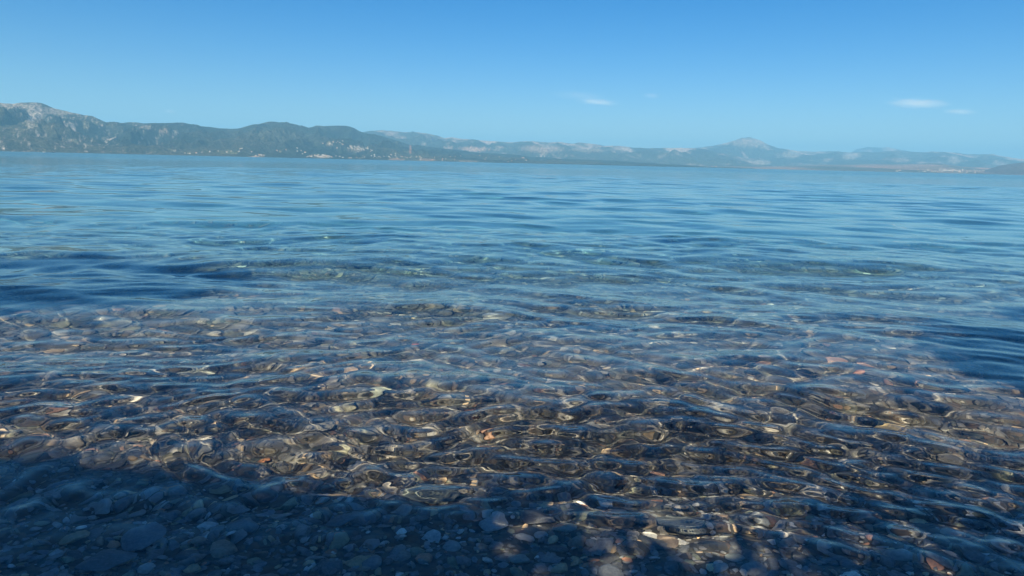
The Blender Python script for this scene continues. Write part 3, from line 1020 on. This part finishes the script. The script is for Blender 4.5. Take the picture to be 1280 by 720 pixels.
def make_shore_things():
    stone = simple_mat('sea_wall_stone', (0.34, 0.32, 0.28), noise=0.2, scale=5, bump=0.6)
    w = bpy.data.objects.new('sea_wall', None); COL.objects.link(w); w.location = (0, -3.4, 0)
    tag(w, 'low rough stone wall along the top of the beach', 'wall')
    rr = random.Random(8)
    blk = []
    for i in range(6):
        v, f = stone_shape(1, 900 + i, 0.8, 14)
        v = np.sign(v) * np.abs(v / np.abs(v).max(0)) ** 0.45
        blk.append(np_mesh('block', v * 0.5, f, [stone], True))
    zc = float(bed_z(0, -3.4)) - 0.1; row = 0
    box_obj('core', 19, 0.42, 0.62, (0, 0, zc + 0.31), stone, w)
    while row < 2:
        x = -9.5 + (0.25 if row % 2 else 0)
        while x < 9.5:
            wd = rr.uniform(0.45, 0.7)
            o = link('block', rr.choice(blk), w)
            o.scale = (wd * 1.0, 0.56, 0.33); o.location = (x + wd / 2, 0, zc + 0.16 + row * 0.315)
            x += wd
        row += 1
    x = -9.5
    while x < 9.5:
        wd = rr.uniform(0.5, 0.9)
        o = link('coping_stone', rr.choice(blk), w)
        o.scale = (wd, 0.62, 0.2); o.location = (x + wd / 2, 0, zc + 0.72)
        x += wd
    plaster = simple_mat('shade_house_plaster', (0.7, 0.67, 0.6), noise=0.05, scale=1.0)
    tiles = simple_mat('shade_house_tiles', (0.40, 0.18, 0.11), noise=0.12, scale=3.0)
    wood = simple_mat('blue_painted_wood', (0.08, 0.20, 0.35), noise=0.1, scale=5.0)
    pane = simple_mat('window_pane', (0.05, 0.06, 0.07), rough=0.1)

    def shade_house(x0, x1, yf, top, label, gable=None):
        """front wall at yf facing the sea; top = eaves height"""
        g = 0.45; cx = (x0 + x1) / 2; wd = x1 - x0
        h = bpy.data.objects.new('shade_house', None); COL.objects.link(h); h.location = (cx, yf, g)
        tag(h, label, 'house')
        hh = top - g
        box_obj('wall', wd, 7.0, hh, (0, -3.5, hh / 2), plaster, h)
        rise = 1.3
        v = np.array([(-wd / 2 - .2, 0.3, hh), (wd / 2 + .2, 0.3, hh), (wd / 2 + .2, -7.3, hh), (-wd / 2 - .2, -7.3, hh),
                      (-wd / 2 - .2, 0.3, hh + .18), (wd / 2 + .2, 0.3, hh + .18), (wd / 2 + .2, -7.3, hh + .18), (-wd / 2 - .2, -7.3, hh + .18),
                      (-wd / 2 - .2, -3.5, hh + rise), (wd / 2 + .2, -3.5, hh + rise)])
        if gable:                       # ridge runs away from the sea
            v[8] = (0, 0.3, hh + gable); v[9] = (0, -7.3, hh + gable)
            faces = [(1, 2, 6, 5), (3, 0, 4, 7), (5, 6, 9, 8), (7, 4, 8, 9), (0, 1, 5, 8, 4), (2, 3, 7, 9, 6), (3, 2, 1, 0)]
        else:
            faces = [(0, 1, 5, 4), (2, 3, 7, 6), (4, 5, 9, 8), (6, 7, 8, 9), (0, 4, 8, 7, 3), (1, 2, 6, 9, 5), (3, 2, 1, 0)]
        me = bpy.data.meshes.new('roof')
        me.from_pydata([tuple(p) for p in v], [], faces)
        me.materials.append(tiles)
        rf = link('roof', me, h)
        box_obj('chimney', 0.6, 0.6, 1.6, (wd * 0.22, -2.2, hh + 1.0), plaster, rf)
        n = int(wd // 2.4)
        for fl in range(int(hh // 3)):
            for i in range(n):
                xx = -wd / 2 + (i + 0.5) * wd / n
                if fl == 0 and i == n // 2:
                    d = box_obj('door', 1.0, 0.12, 2.1, (xx, 0.03, 1.06), wood, h)
                    box_obj('handle', 0.05, 0.08, 0.12, (0.38, 0.08, 0), pane, d)
                    continue
                f = box_obj('window', 1.2, 0.12, 1.3, (xx, 0.03, fl * 3 + 1.6), wood, h)
                box_obj('pane', 0.5, 0.03, 1.1, (-0.28, 0.065, 0), pane, f)
                box_obj('pane', 0.5, 0.03, 1.1, (0.28, 0.065, 0), pane, f)
    yf = -12.0
    T = math.tan(SUN_EL) / math.cos(SUN_AZ)
    sh = math.tan(SUN_AZ)
    top = (SHADE_Y - yf - 0.3) * T                        # eaves height whose shade ends SHADE_Y in front of the camera
    xs = -0.25 - sh * (SHADE_Y - yf)
    make_tree(0.9, -4.0, 4.9, 3.5, 1.5, 6, 'unseen spreading tree added at the top of the beach to dapple the shallows', (1.0, 0.44), 4800)  # added out of view, leaf count sets how much sun leaks through
    shade_house(xs - 14, xs, yf, top, 'unseen wide cream house added to shade the shallows, low gable towards the sea', gable=1.35)  # house added out of view, gable shaped for the slanting shade edge
    make_tree(-8.0, -4.0, 10.2, 2.6, 1.1, 2, 'umbrella pine on the left behind the sea wall', (1.0, 0.75), 12000)
    make_tree(3.7, -4.0, 8.1, 2.4, 0.8, 3, 'umbrella pine on the right behind the sea wall', (1.1, 0.75))


# ------------------------------------------------------------------ air
def make_haze():
    N = Nodes('sea_haze')
    v = N.n('ShaderNodeVolumePrincipled', i_Density=HAZE, i_Anisotropy=0.0)
    v.inputs['Color'].default_value = (0.25, 0.62, 1.0, 1)
    N.l(v.outputs[0], N.out.inputs['Volume'])
    R = 45000
    top = 1500.0; bot = -33.0
    o = box_obj('haze', 2 * R, 2 * R, top - bot, (0, 0, (top + bot) / 2), N.m, None)
    tag(o, 'thin blue haze over the sea and the mountains', kind='stuff')


SHADE_Y = 2.3
HAZE = 5.5e-5
make_seabed()
make_water()
ranges = make_ranges()
make_stones()
make_villages(*ranges)
make_boats()
make_clouds()
make_shore_things()
make_haze()
